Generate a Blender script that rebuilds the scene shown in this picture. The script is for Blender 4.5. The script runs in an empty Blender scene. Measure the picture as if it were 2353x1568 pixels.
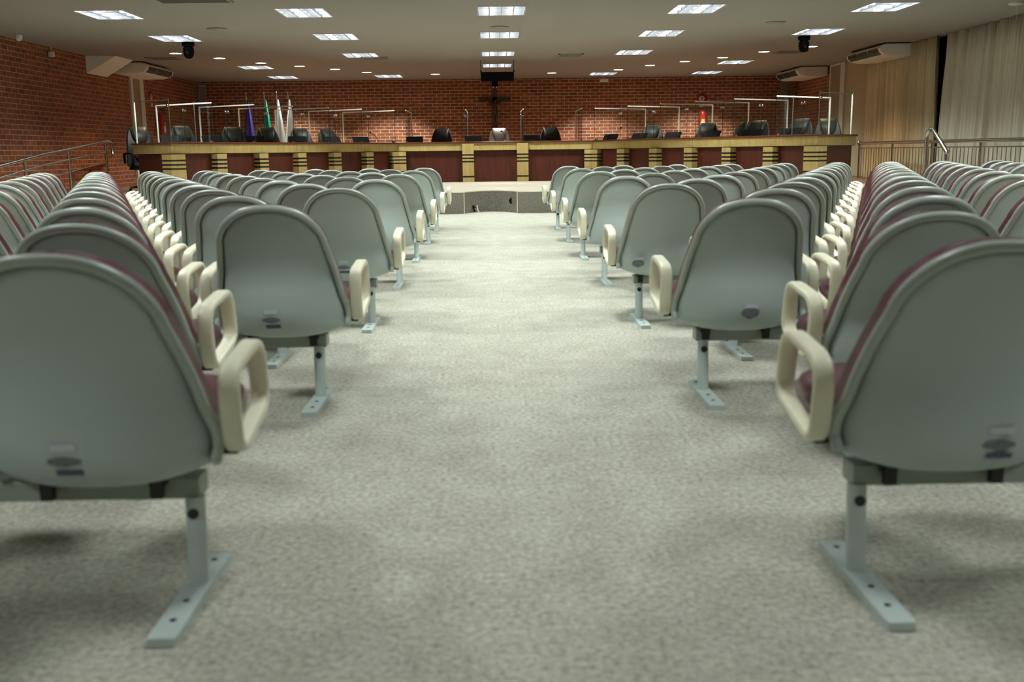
import bpy, math, random
from mathutils import Vector, Matrix
random.seed(7)
C = bpy.context.scene.collection
PI = math.pi

# ------------------------------------------------------------------ materials
def mat(name, col, rough=.5, metal=0., spec=.5, emit=None, es=0., noise=None, bump=None, coat=0.):
    m = bpy.data.materials.new(name); m.use_nodes = True
    nt = m.node_tree; b = nt.nodes['Principled BSDF']
    b.inputs['Base Color'].default_value = (*col, 1)
    b.inputs['Roughness'].default_value = rough
    b.inputs['Metallic'].default_value = metal
    b.inputs['Specular IOR Level'].default_value = spec
    b.inputs['Coat Weight'].default_value = coat
    if emit:
        b.inputs['Emission Color'].default_value = (*emit, 1); b.inputs['Emission Strength'].default_value = es
    tc = nt.nodes.new('ShaderNodeTexCoord')
    if noise:   # (scale xyz, second colour, lo, hi, detail)
        sc, c2, lo, hi, det = noise
        mp = nt.nodes.new('ShaderNodeMapping'); mp.inputs['Scale'].default_value = sc
        nz = nt.nodes.new('ShaderNodeTexNoise'); nz.inputs['Scale'].default_value = 1; nz.inputs['Detail'].default_value = det
        if det > 9: nz.inputs['Roughness'].default_value = .74
        cr = nt.nodes.new('ShaderNodeValToRGB')
        cr.color_ramp.elements[0].position = lo; cr.color_ramp.elements[0].color = (*col, 1)
        cr.color_ramp.elements[1].position = hi; cr.color_ramp.elements[1].color = (*c2, 1)
        nt.links.new(tc.outputs['Object'], mp.inputs[0]); nt.links.new(mp.outputs[0], nz.inputs['Vector'])
        nt.links.new(nz.outputs['Fac'], cr.inputs[0]); nt.links.new(cr.outputs[0], b.inputs['Base Color'])
    if bump:    # (scale xyz, strength, distance)
        sc, st, di = bump
        mp = nt.nodes.new('ShaderNodeMapping'); mp.inputs['Scale'].default_value = sc
        nz = nt.nodes.new('ShaderNodeTexNoise'); nz.inputs['Scale'].default_value = 1; nz.inputs['Detail'].default_value = 3
        bp = nt.nodes.new('ShaderNodeBump'); bp.inputs['Strength'].default_value = st; bp.inputs['Distance'].default_value = di
        nt.links.new(tc.outputs['Object'], mp.inputs[0]); nt.links.new(mp.outputs[0], nz.inputs['Vector'])
        nt.links.new(nz.outputs['Fac'], bp.inputs['Height']); nt.links.new(bp.outputs[0], b.inputs['Normal'])
    return m

def brick_mat(name, axis):
    m = bpy.data.materials.new(name); m.use_nodes = True
    nt = m.node_tree; b = nt.nodes['Principled BSDF']; L = nt.links.new
    tc = nt.nodes.new('ShaderNodeTexCoord'); sp = nt.nodes.new('ShaderNodeSeparateXYZ'); cb = nt.nodes.new('ShaderNodeCombineXYZ')
    L(tc.outputs['Object'], sp.inputs[0]); L(sp.outputs[axis], cb.inputs[0]); L(sp.outputs[2], cb.inputs[1])
    br = nt.nodes.new('ShaderNodeTexBrick')
    br.inputs['Scale'].default_value = 1; br.inputs['Brick Width'].default_value = .245; br.inputs['Row Height'].default_value = .087
    br.inputs['Mortar Size'].default_value = .0075; br.inputs['Mortar Smooth'].default_value = .15; br.inputs['Bias'].default_value = 0
    br.inputs['Color1'].default_value = (.185, .041, .0105, 1); br.inputs['Color2'].default_value = (.305, .075, .018, 1)
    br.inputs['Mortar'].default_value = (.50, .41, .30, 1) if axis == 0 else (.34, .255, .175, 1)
    L(cb.outputs[0], br.inputs['Vector'])
    nz = nt.nodes.new('ShaderNodeTexNoise'); nz.inputs['Scale'].default_value = 9; nz.inputs['Detail'].default_value = 5
    L(tc.outputs['Object'], nz.inputs['Vector'])
    mr = nt.nodes.new('ShaderNodeMapRange'); mr.inputs[1].default_value = .3; mr.inputs[2].default_value = .7; mr.inputs[3].default_value = .75; mr.inputs[4].default_value = 1.15
    L(nz.outputs['Fac'], mr.inputs[0])
    mx = nt.nodes.new('ShaderNodeMixRGB'); mx.blend_type = 'MULTIPLY'; mx.inputs[0].default_value = 1
    L(br.outputs['Color'], mx.inputs[1]); L(mr.outputs[0], mx.inputs[2]); L(mx.outputs[0], b.inputs['Base Color'])
    bp = nt.nodes.new('ShaderNodeBump'); bp.inputs['Strength'].default_value = .5; bp.inputs['Distance'].default_value = .006; bp.invert = True
    L(br.outputs['Fac'], bp.inputs['Height']); L(bp.outputs[0], b.inputs['Normal'])
    b.inputs['Roughness'].default_value = .8
    return m

def carpet_mat():
    m = mat('loop_carpet', (.4, .4, .4), .95, spec=.1); nt = m.node_tree; L = nt.links.new; b = nt.nodes['Principled BSDF']
    tc = nt.nodes.new('ShaderNodeTexCoord')
    def nz(sc, det, ro):
        n = nt.nodes.new('ShaderNodeTexNoise'); n.inputs['Scale'].default_value = sc; n.inputs['Detail'].default_value = det; n.inputs['Roughness'].default_value = ro
        L(tc.outputs['Object'], n.inputs['Vector']); return n
    f = nz(58, 8, .78); c = nz(5.5, 4, .6)
    r1 = nt.nodes.new('ShaderNodeValToRGB'); r1.color_ramp.elements[0].position = .33; r1.color_ramp.elements[0].color = (.215, .205, .165, 1)
    r1.color_ramp.elements[1].position = .66; r1.color_ramp.elements[1].color = (.66, .65, .565, 1); L(f.outputs['Fac'], r1.inputs[0])
    r2 = nt.nodes.new('ShaderNodeValToRGB'); r2.color_ramp.elements[0].position = .32; r2.color_ramp.elements[0].color = (.88, .87, .85, 1)
    r2.color_ramp.elements[1].position = .68; r2.color_ramp.elements[1].color = (1.06, 1.06, 1.05, 1); L(c.outputs['Fac'], r2.inputs[0])
    mx = nt.nodes.new('ShaderNodeMixRGB'); mx.blend_type = 'MULTIPLY'; mx.inputs[0].default_value = 1
    L(r1.outputs[0], mx.inputs[1]); L(r2.outputs[0], mx.inputs[2]); L(mx.outputs[0], b.inputs['Base Color'])
    return m

def glass_mat(name, tint, refl):
    m = bpy.data.materials.new(name); m.use_nodes = True
    nt = m.node_tree; nt.nodes.clear(); L = nt.links.new
    out = nt.nodes.new('ShaderNodeOutputMaterial'); mix = nt.nodes.new('ShaderNodeMixShader')
    t = nt.nodes.new('ShaderNodeBsdfTransparent'); t.inputs[0].default_value = (*tint, 1)
    g = nt.nodes.new('ShaderNodeBsdfGlossy'); g.inputs['Roughness'].default_value = .02; g.inputs[0].default_value = (.9, .95, .92, 1)
    lw = nt.nodes.new('ShaderNodeLayerWeight'); lw.inputs[0].default_value = .5
    pw = nt.nodes.new('ShaderNodeMath'); pw.operation = 'POWER'; pw.inputs[1].default_value = 4
    ma = nt.nodes.new('ShaderNodeMath'); ma.operation = 'MULTIPLY_ADD'; ma.inputs[1].default_value = .55; ma.inputs[2].default_value = refl
    L(lw.outputs['Facing'], pw.inputs[0]); L(pw.outputs[0], ma.inputs[0]); L(ma.outputs[0], mix.inputs[0]); L(t.outputs[0], mix.inputs[1]); L(g.outputs[0], mix.inputs[2]); L(mix.outputs[0], out.inputs[0])
    return m

M = dict(
    tube=mat('fluorescent_tube', (.8, .8, .8), .5, emit=(.88, .95, 1.0), es=15),
    shell=mat('grey_plastic', (.465, .545, .515), .40, spec=.5, bump=((160, 160, 160), .06, .002)),
    rim=mat('grey_rim_plastic', (.43, .48, .425), .30, spec=.5),
    arm=mat('cream_plastic', (.86, .82, .62), .42, noise=((9, 9, 9), (.80, .77, .60), .4, .65, 2)),
    vinyl=mat('burgundy_vinyl', (.105, .022, .034), .33, spec=.6, bump=((70, 70, 70), .12, .003)),
    white_metal=mat('white_enamel', (.56, .64, .62), .35, spec=.5),
    grey_metal=mat('grey_enamel', (.34, .38, .33), .4),
    black_metal=mat('black_metal', (.012, .012, .012), .35),
    chrome=mat('chrome', (.62, .62, .60), .14, metal=1),
    steel=mat('brushed_steel', (.42, .38, .33), .24, metal=1),
    label_white=mat('label_white', (.60, .64, .68), .5),
    label_grey=mat('label_grey', (.075, .09, .105), .5, noise=((260, 60, 260), (.30, .33, .35), .35, .7, 3)),
    label_navy=mat('label_navy', (.045, .065, .12), .5, noise=((300, 60, 200), (.22, .26, .30), .45, .72, 3)),
    carpet=carpet_mat(),
    riser=mat('dark_carpet', (.115, .108, .085), .95, spec=.1, noise=((60, 60, 60), (.32, .30, .245), .3, .72, 6)),
    stage=mat('beige_stage_carpet', (.47, .42, .335), .9, spec=.15, noise=((5, 60, 5), (.42, .37, .29), .35, .65, 4)),
    stage_edge=mat('cream_edge_strip', (.68, .62, .48), .7),
    bounce_cut_floor=mat('unseen_bounce_cut', (.17, .12, .085), .9, spec=.1),  # dark tone chosen for unseen floor, to limit light bounced upward
    ceiling=mat('ceiling_paint', (.305, .285, .252), .85, spec=.2, bump=((30, 30, 30), .05, .003)),
    maple=mat('pale_veneer', (.48, .355, .135), .35, spec=.4, noise=((18, 18, 2.2), (.39, .275, .098), .35, .7, 5)),
    mahogany=mat('dark_red_veneer', (.095, .021, .011), .38, spec=.35, noise=((26, 26, 2.0), (.062, .013, .008), .35, .7, 5)),
    board=mat('red_brown_top', (.15, .038, .016), .30, spec=.5, noise=((8, 30, 8), (.10, .024, .011), .35, .7, 4)),
    black=mat('black_gap', (.006, .005, .004), .6),
    leather=mat('black_leather', (.021, .021, .017), .46, spec=.24, bump=((45, 45, 45), .25, .006)),
    taupe=mat('taupe_leather', (.27, .20, .165), .40, spec=.6, bump=((45, 45, 45), .25, .006)),
    black_plastic=mat('black_plastic', (.005, .005, .005), .75, spec=.06),
    screen=mat('dark_screen', (.006, .006, .008), .2, spec=.3),
    off_white=mat('off_white_paint', (.60, .58, .51), .5),
    ac_white=mat('ac_casing', (.78, .76, .67), .42),
    ac_dark=mat('ac_grille', (.025, .024, .02), .6),
    door=mat('tan_door', (.30, .225, .125), .5, noise=((6, 6, 1.2), (.25, .185, .10), .4, .65, 3)),
    tan_wall=mat('tan_wall_paint', (.42, .36, .22), .7),
    curtain=mat('sand_curtain', (.66, .57, .37), .85, spec=.15, noise=((30, 30, 2), (.58, .50, .32), .4, .65, 2)),
    curtain_grey=mat('grey_curtain', (.60, .555, .44), .85, spec=.15, noise=((30, 30, 2), (.53, .49, .385), .4, .65, 2)),
    lining=mat('curtain_lining', (.50, .45, .38), .8),
    window_dark=mat('night_glass', (.010, .012, .02), .08),
    red=mat('extinguisher_red', (.42, .020, .012), .3),
    sign_red=mat('sign_red', (.38, .02, .015), .5),
    sign_white=mat('sign_white', (.62, .60, .56), .5),
    yellow=mat('yellow', (.65, .47, .03), .5),
    hose=mat('hose_black', (.02, .02, .02), .5),
    speaker=mat('grey_speaker', (.16, .17, .16), .6),
    speaker_cloth=mat('speaker_cloth', (.11, .115, .11), .8, bump=((400, 400, 400), .3, .003)),
    wood=mat('dark_wood', (.075, .026, .011), .5, noise=((40, 40, 4), (.045, .015, .007), .35, .7, 4)),
    figure=mat('carved_wood', (.06, .026, .013), .35),
    flag_blue=mat('flag_blue', (.035, .022, .25), .7), flag_white=mat('flag_white', (.70, .74, .74), .7),
    flag_green=mat('flag_green', (.0, .20, .105), .7), flag_yellow=mat('flag_yellow', (.70, .48, .01), .7),
    dividerbar=mat('white_edge_bar', (.78, .76, .68), .35),
    louvre=mat('louvre_aluminium', (.72, .74, .76), .30, metal=.6),
    lens=mat('downlight_lens', (.8, .8, .8), .5, emit=(1, .80, .58), es=15),
    vent=mat('vent_grey', (.26, .25, .21), .6), vent_dark=mat('vent_dark', (.07, .067, .055), .7),
    acrylic_tan=glass_mat('tan_acrylic', (.70, .60, .46), .04),
    glass=glass_mat('clear_glass', (.965, .975, .965), .03),
    glass_edge=mat('glass_edge', (.018, .03, .026), .15),
    glass_edge_pale=mat('pale_glass_edge', (.28, .36, .33), .2),
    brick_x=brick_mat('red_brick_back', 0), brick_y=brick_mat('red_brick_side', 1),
    dark_wall=mat('dark_back_wall', (.05, .045, .04), .8),
)

# ------------------------------------------------------------------ mesh builder
class MB:
    def __init__(s): s.v = []; s.f = []; s.m = []; s.sm = []; s.mats = []
    def mi(s, m):
        if m not in s.mats: s.mats.append(m)
        return s.mats.index(m)
    def add(s, vs, fs, m, smooth=False):
        o = len(s.v); i = s.mi(m); s.v += [tuple(v) for v in vs]
        for f in fs: s.f.append([o + k for k in f]); s.m.append(i); s.sm.append(smooth)
    def box(s, x0, x1, y0, y1, z0, z1, m, T=None):
        vs = [Vector((x, y, z)) for z in (z0, z1) for y in (y0, y1) for x in (x0, x1)]
        if T: vs = [T @ v for v in vs]
        s.add(vs, [(0, 2, 3, 1), (4, 5, 7, 6), (0, 1, 5, 4), (2, 6, 7, 3), (0, 4, 6, 2), (1, 3, 7, 5)], m)
    def prism(s, pts, z0, z1, m, T=None, smooth=False):       # polygon in xy, extruded in z
        n = len(pts); vs = [Vector((x, y, z0)) for x, y in pts] + [Vector((x, y, z1)) for x, y in pts]
        if T: vs = [T @ v for v in vs]
        s.add(vs, [tuple(range(n))[::-1], tuple(range(n, 2 * n))], m)
        s.add(vs, [(k, (k + 1) % n, n + (k + 1) % n, n + k) for k in range(n)], m, smooth)
    def rings(s, rings, m, smooth=True, close=True, cap=True):
        n = len(rings[0]); vs = [p for r in rings for p in r]; fs = []
        for i in range(len(rings) - 1):
            for k in range(n if close else n - 1):
                a = i * n + k; b = i * n + (k + 1) % n; fs.append((a, b, b + n, a + n))
        s.add(vs, fs, m, smooth)
        if cap and close:
            s.add(rings[0], [tuple(range(n))[::-1]], m); s.add(rings[-1], [tuple(range(n))], m)
    def tube(s, pts, r, m, n=8, closed=False, rx=None, up=None):  # r along the normal, rx across
        pts = [Vector(p) for p in pts]; N = len(pts); rs = []
        rr = r if isinstance(r, (list, tuple)) else [r] * N
        ref = Vector(up) if up else None
        for i, p in enumerate(pts):
            if closed: t = (pts[(i + 1) % N] - pts[i - 1]).normalized()
            else: t = (pts[min(i + 1, N - 1)] - pts[max(i - 1, 0)]).normalized()
            if ref is None:
                ref = Vector((0, 0, 1)) if abs(t.z) < .9 else Vector((1, 0, 0))
                ref = (ref - t * ref.dot(t)).normalized()
            a = (ref - t * ref.dot(t)).normalized()
            if not up: ref = a
            b = t.cross(a)
            w = rx if rx else rr[i]
            rs.append([p + a * (math.cos(2 * PI * k / n) * w) + b * (math.sin(2 * PI * k / n) * rr[i]) for k in range(n)])
        if closed: rs.append(rs[0])
        s.rings(rs, m, True, True, not closed)
    def band(s, pts, w, t, m, across, closed=True):            # rounded rectangular section swept along a path; w along 'across'
        pts = [Vector(p) for p in pts]; N = len(pts); A = Vector(across); rs = []
        sec = []
        for cx, cy, a0 in ((1, 1, 0), (-1, 1, 90), (-1, -1, 180), (1, -1, 270)):
            for a in (0, 45, 90):
                q = math.radians(a0 + a); r = min(w, t) * .38
                sec.append((cx * (w / 2 - r) + r * math.cos(q), cy * (t / 2 - r) + r * math.sin(q)))
        for i, p in enumerate(pts):
            d = (pts[(i + 1) % N] - pts[i - 1]).normalized() if closed else (pts[min(i + 1, N - 1)] - pts[max(i - 1, 0)]).normalized()
            b = d.cross(A).normalized()
            rs.append([p + A * x + b * y for x, y in sec])
        if closed: rs.append(rs[0])
        s.rings(rs, m, True, True, not closed)
    def lathe(s, prof, m, n=24, T=None, smooth=True):
        rs = []
        for r, z in prof:
            ring = [Vector((r * math.cos(2 * PI * k / n), r * math.sin(2 * PI * k / n), z)) for k in range(n)]
            if T: ring = [T @ v for v in ring]
            rs.append(ring)
        s.rings(rs, m, smooth, True, True)
    def grid(s, rows, m, smooth=True, flip=False):
        n = len(rows[0]); vs = [p for r in rows for p in r]; fs = []
        for i in range(len(rows) - 1):
            for k in range(n - 1):
                a = i * n + k; q = (a, a + 1, a + n + 1, a + n); fs.append(q[::-1] if flip else q)
        s.add(vs, fs, m, smooth)
    def build(s, name, parent=None, loc=None, bevel=0, seg=2):
        me = bpy.data.meshes.new(name); me.from_pydata(s.v, [], s.f)
        for m in s.mats: me.materials.append(M[m])
        me.polygons.foreach_set('material_index', s.m); me.polygons.foreach_set('use_smooth', s.sm)
        me.update()
        o = bpy.data.objects.new(name, me); C.objects.link(o)
        if parent: o.parent = parent
        if loc: o.location = loc
        if bevel:
            b = o.modifiers.new('bevel', 'BEVEL'); b.width = bevel; b.segments = seg; b.limit_method = 'ANGLE'; b.angle_limit = math.radians(50)
        return o

def tag(o, label, cat, group=None):
    o['label'] = label; o['category'] = cat
    if group: o['group'] = group
    return o
def empty(name, loc, rz=0):
    o = bpy.data.objects.new(name, None); C.objects.link(o); o.location = loc; o.rotation_euler = (0, 0, rz); o.empty_display_size = .1
    return o
def struct(o): o['kind'] = 'structure'; return o
KIDS = {}
def kids(o):
    return [c for c in C.objects if c.parent == o]
def copy_tree(o, parent=None):
    c = o.copy(); C.objects.link(c)
    if parent: c.parent = parent
    if o.name not in KIDS: KIDS[o.name] = kids(o)
    for ch in KIDS[o.name]: copy_tree(ch, c)
    return c
ORD = ['zeroth', 'first', 'second', 'third', 'fourth', 'fifth', 'sixth', 'seventh', 'eighth', 'ninth', 'tenth', 'eleventh', 'twelfth', 'thirteenth', 'fourteenth', 'fifteenth', 'sixteenth']

# ------------------------------------------------------------------ camera (eye height is 1 m, 35 mm lens)
CAM = Vector((0, 0, 1)); TH, RO, YA, F = .1878, -.0128, .0188, 2288.
fw = Vector((math.sin(YA) * math.cos(TH), math.cos(YA) * math.cos(TH), -math.sin(TH)))
rt = Vector((math.cos(YA), -math.sin(YA), 0)); up = rt.cross(fw)
r2 = rt * math.cos(RO) + up * math.sin(RO); u2 = rt * -math.sin(RO) + up * math.cos(RO)
cd = bpy.data.cameras.new('camera'); cam = bpy.data.objects.new('camera', cd); C.objects.link(cam)
cd.sensor_width = 36; cd.lens = F * 36 / 2353; cd.clip_start = .05; cd.clip_end = 100
mw = Matrix(((r2.x, u2.x, -fw.x, 0), (r2.y, u2.y, -fw.y, 0), (r2.z, u2.z, -fw.z, 1), (0, 0, 0, 1)))
cam.matrix_world = mw
cd.dof.use_dof = True; cd.dof.focus_distance = 16.0; cd.dof.aperture_fstop = 3.2
bpy.context.scene.camera = cam
def project(P):
    d = Vector(P) - CAM; z = d.dot(fw)
    if z < .05: return None
    return 1176.5 + F * d.dot(r2) / z, 784 - F * d.dot(u2) / z

# ------------------------------------------------------------------ room
XL, XR, YF, H, XC = -8.08, 8.40, 28.5, 3.0, .18
YB = -3.2                      # wall behind the photographer
b = MB(); b.box(XL, XR, YB, 17.5, -.1, 0, 'carpet'); struct(b.build('floor'))
# stage with concave recess in its front edge
RIS = 16.65; SZ = .357
rec = [(-.45, RIS)] + [(-.43 + .86 * k / 14, RIS + .08 + .50 * math.sin(PI * k / 14) ** .8) for k in range(15)] + [(.43, RIS)]
rec = [(x + .0, y) for x, y in rec]
outline = [(XL, 18.2), (-6.9, 18.2), (-6.9, RIS)] + rec + [(XR, RIS), (XR, YF), (XL, YF)]
b = MB(); n = len(outline)
b.add([(x, y, SZ) for x, y in outline], [tuple(range(n))], 'stage')
b.add([(-5.35, 17.5, SZ + .002), (-2.0, 22.45, SZ + .002), (2.2, 22.45, SZ + .002), (5.55, 17.5, SZ + .002), (6.6, 18.5, SZ + .002), (XR, 18.5, SZ + .002), (XR, YF, SZ + .002), (XL, YF, SZ + .002), (XL, 18.5, SZ + .002), (-6.6, 18.5, SZ + .002)], [tuple(range(10))], 'bounce_cut_floor')  # added dark sheet behind the desk, out of view, cuts bounce onto upper wall
side = []
for k in range(n):
    a, c = outline[k], outline[(k + 1) % n]
    if k in (n - 1, n - 2, n - 3): continue
    b.add([(a[0], a[1], 0), (c[0], c[1], 0), (c[0], c[1], SZ - .012), (a[0], a[1], SZ - .012)], [(0, 1, 2, 3)], 'riser')
    b.add([(a[0], a[1], SZ - .012), (c[0], c[1], SZ - .012), (c[0], c[1], SZ), (a[0], a[1], SZ)], [(0, 1, 2, 3)], 'stage_edge')
struct(b.build('floor_stage'))
for sx in (-.45, .43):
    b = MB(); b.box(sx - .004, sx + .006, RIS - .006, RIS + .09, 0, SZ + .002, 'stage_edge')
    o = struct(b.build('trim_1' if sx < 0 else 'trim_2'))
b = MB(); b.add([(XL, 14.5, .001), (-6.9, 14.5, .001), (-6.9, 18.2, SZ), (XL, 18.2, SZ), (-6.9, 18.2, 0), (-6.9, 14.5, 0), (XL, 14.5, 0), (XL, 18.2, 0)],
    [(0, 1, 2, 3), (1, 5, 4, 2), (7, 4, 5, 6)], 'carpet'); struct(b.build('floor_ramp'))
b = MB(); b.box(5.6, 7.2, 16.0, RIS, 0, .18, 'riser'); struct(b.build('floor_step'))
b = MB(); b.box(XL - .2, XR + .2, YF, YF + .2, 0, H + .15, 'brick_x'); struct(b.build('wall_back'))
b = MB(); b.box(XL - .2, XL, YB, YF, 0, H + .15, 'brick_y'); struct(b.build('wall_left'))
b = MB(); b.box(XR, XR + .2, 25.0, YF, 0, H + .15, 'brick_y'); b.box(XR, XR + .2, 22.3, 25.0, 0, H + .15, 'tan_wall')
b.box(XR + .02, XR + .2, YB, 22.3, 0, H + .15, 'dark_wall'); struct(b.build('wall_right'))
b = MB(); b.box(XL - .2, XR + .2, YB - .2, YB, 0, H + .15, 'tan_wall'); struct(b.build('wall_rear'))

# ceiling with openings for the recessed lights
FX = [-5.41, -2.64, .19, 3.0, 5.75]
FW, FD = .70, .93
RY = [-.3, 2.75, 5.8, 8.85, 11.9, 14.98, 18.0, 21.36, 24.2, 27.1]
fix = []
for j, y in enumerate(RY):
    for i, x in enumerate(FX):
        if j == 7 and i in (0, 4): continue
        if j == 8 and i in (1, 3): continue
        if j == 9 and i == 2: continue
        if j == 0 and i in (0, 2, 4): continue
        fix.append((i, j, x, y if j != 8 or i == 2 else 24.0))
xs = sorted({XL - .1, XR + .1} | {round(x + s * FW / 2, 4) for x in FX for s in (-1, 1)})
ys = sorted({YB - .1, YF + .1} | {round(y + s * FD / 2, 4) for _, _, _, y in fix for s in (-1, 1)})
b = MB()
for a in range(len(xs) - 1):
    for c in range(len(ys) - 1):
        mx, my = (xs[a] + xs[a + 1]) / 2, (ys[c] + ys[c + 1]) / 2
        if any(abs(mx - x) < FW / 2 and abs(my - y) < FD / 2 for _, _, x, y in fix): continue
        b.add([(xs[a], ys[c], H), (xs[a + 1], ys[c], H), (xs[a + 1], ys[c + 1], H), (xs[a], ys[c + 1], H)], [(3, 2, 1, 0)], 'ceiling')
b.box(XL - .2, XR + .2, YB - .2, YF + .2, H + .16, H + .2, 'dark_wall')
struct(b.build('ceiling'))

# ------------------------------------------------------------------ recessed louvred lights
LAMP_W, LAMP_CONE = 330, 112
def make_light():
    t = empty('ceiling_light', (0, 0, H))
    w, d = FW / 2, FD / 2
    f = MB()
    for x0, x1, y0, y1 in ((-w, w, -d, -d + .02), (-w, w, d - .02, d), (-w, -w + .02, -d + .02, d - .02), (w - .02, w, -d + .02, d - .02)):
        f.box(x0, x1, y0, y1, -.006, .10, 'louvre')
    f.build('frame', t)
    p = MB(); p.box(-w + .02, w - .02, -d + .02, d - .02, .088, .10, 'louvre'); p.build('reflector', t)
    l = MB()
    for k in range(1, 4): l.box(-w + 2 * w * k / 4 - .006, -w + 2 * w * k / 4 + .006, -d + .02, d - .02, .0, .045, 'louvre')
    for k in range(1, 3): l.box(-w + .02, w - .02, -d + 2 * d * k / 3 - .006, -d + 2 * d * k / 3 + .006, .002, .043, 'louvre')
    l.build('louvre_grid', t)
    tu = MB()
    for k in (-.17, .17): tu.tube([(k, -d + .05, .066), (k, d - .05, .066)], .013, 'tube', 8)
    tu.build('lamp_tube', t)
    ld = bpy.data.lights.new('louvre_lamp', 'SPOT'); ld.spot_size = math.radians(LAMP_CONE); ld.spot_blend = .22; ld.shadow_soft_size = .30
    ld.energy = LAMP_W; ld.color = (.92, 1.0, .96)
    lo = bpy.data.objects.new('louvre_lamp', ld); C.objects.link(lo); lo.location = (0, 0, -.02); lo.parent = t
    return t
COLN = ['left outer', 'left inner', 'middle', 'right inner', 'right outer']
ROWN = {0: 'over the rearmost seats', 1: 'second row up from the rear seats', 2: 'third row up from the rear seats', 3: 'fourth row up from the rear seats', 4: 'just before the top edge row',
        5: 'in the row nearest the top edge', 6: 'in second visible row', 7: 'in third visible row', 8: 'in fourth visible row', 9: 'in last row before brick wall'}
lp = make_light(); first = True; POWER = {0: .42, 1: .33, 2: .78, 3: .9, 4: .86, 5: .84, 6: .9, 9: 1.5}; DIM = {}
for i, j, x, y in sorted(fix, key=lambda f: -f[1]):
    o = lp if first else copy_tree(lp); first = False
    side = i in (0, 4) and j < 9          # lamps of the outer columns spread wider
    key = (POWER.get(j, 1), side)
    for c in C.objects:
        if c.parent == o and c.type == 'LIGHT':
            if key not in DIM:
                d = DIM[key] = c.data.copy(); d.energy = LAMP_W * key[0] * (1.25 if side else 1)
                if side: d.spot_size = math.radians(134); d.spot_blend = .55
            c.data = DIM[key]
    o.location = (x, y, H)
    tag(o, f'recessed louvred ceiling light, {COLN[i]} column, {ROWN[j]}', 'ceiling light', 'louvred ceiling lights')

# ------------------------------------------------------------------ downlights over the dais
DL = [(-6.18, 20.5), (-5.61, 21.59), (-5.02, 22.79), (-4.35, 23.72), (-3.68, 24.66), (-3.05, 25.70), (-1.39, 26.55), (1.62, 26.55), (3.24, 25.74), (3.85, 24.56), (4.50, 23.59), (5.17, 22.71), (5.755, 21.47), (6.44, 20.5)]
d0 = None
for k, (x, y) in enumerate(DL):
    if d0 is None:
        d0 = empty('downlight', (0, 0, H))
        r = MB(); r.lathe([(.112, .0), (.128, .0), (.132, -.006), (.128, -.012), (.118, -.012), (.112, -.004)], 'off_white', 28); r.build('ring', d0)
        r = MB(); r.lathe([(.001, -.009), (.115, -.009), (.115, -.001), (.001, -.001)], 'lens', 28); r.build('lens', d0)
        ld = bpy.data.lights.new('downlight_lamp', 'SPOT'); ld.energy = 165; ld.color = (1, .74, .48); ld.spot_size = math.radians(118); ld.spot_blend = .75; ld.shadow_soft_size = .04
        lo = bpy.data.objects.new('downlight_lamp', ld); C.objects.link(lo); lo.location = (0, 0, -.05); lo.parent = d0
        o = d0
    else: o = copy_tree(d0)
    o.location = (x, y, H)
    tag(o, f'round warm recessed downlight above the dais, {ORD[k + 1]} of fourteen from left', 'downlight', 'downlights above the dais')


# ------------------------------------------------------------------ auditorium chair
def sm(pts, n):          # Catmull-Rom through tuples
    out = []; N = len(pts)
    for i in range(N - 1):
        p0, p1, p2, p3 = pts[max(i - 1, 0)], pts[i], pts[i + 1], pts[min(i + 2, N - 1)]
        for k in range(n):
            t = k / n
            out.append(tuple(.5 * (2 * b1 + (c1 - a1) * t + (2 * a1 - 5 * b1 + 4 * c1 - d1) * t * t + (3 * b1 - a1 - 3 * c1 + d1) * t ** 3) for a1, b1, c1, d1 in zip(p0, p1, p2, p3)))
    out.append(tuple(pts[-1])); return out
# stations: (y, z, half width, edge forward, edge up)
ST = [(.365, .352, .190, .00, .012), (.22, .305, .236, .0, .030), (.05, .278, .252, .0, .045), (-.075, .272, .257, .02, .050),
      (-.145, .300, .260, .085, .040), (-.180, .365, .258, .118, .026), (-.182, .440, .241, .100, .012), (-.175, .510, .228, .074, .004), (-.186, .590, .214, .042, 0), (-.214, .660, .200, .022, 0)]
SS = [s + (0,) for s in sm(ST, 4)]
y1, z1, w1, AH = -.214, .660, .200, .140
for k in range(1, 15):
    t_ = math.sin((PI / 2) * k / 14); zz = z1 + AH * t_
    ww = (w1 - .20 * AH * t_) * max(1 - t_ ** 2.3, 0) ** (1 / 2.3) + .002
    SS.append((y1 - .058 * t_, zz, ww, .022 * (1 - t_), 0, t_))
US = [-1, -.97, -.94, -.915, -.85, -.72, -.55, -.36, -.18, 0, .18, .36, .55, .72, .85, .915, .94, .97, 1]
def shell_pt(s, u, off=0):
    y, z, w, ey, ez, t_ = s; q = abs(u) ** 2.6
    rho = (abs(u) ** 2.3 * (1 - t_ ** 2.3) + t_ ** 2.3) ** (1 / 2.3)      # 1 on the outline
    g = .016 * min(1, max(0, (rho - .915) / .025)) if s[1] > .30 else 0
    return Vector((w * u, y + ey * q + g + off, z + ez * q))
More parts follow.
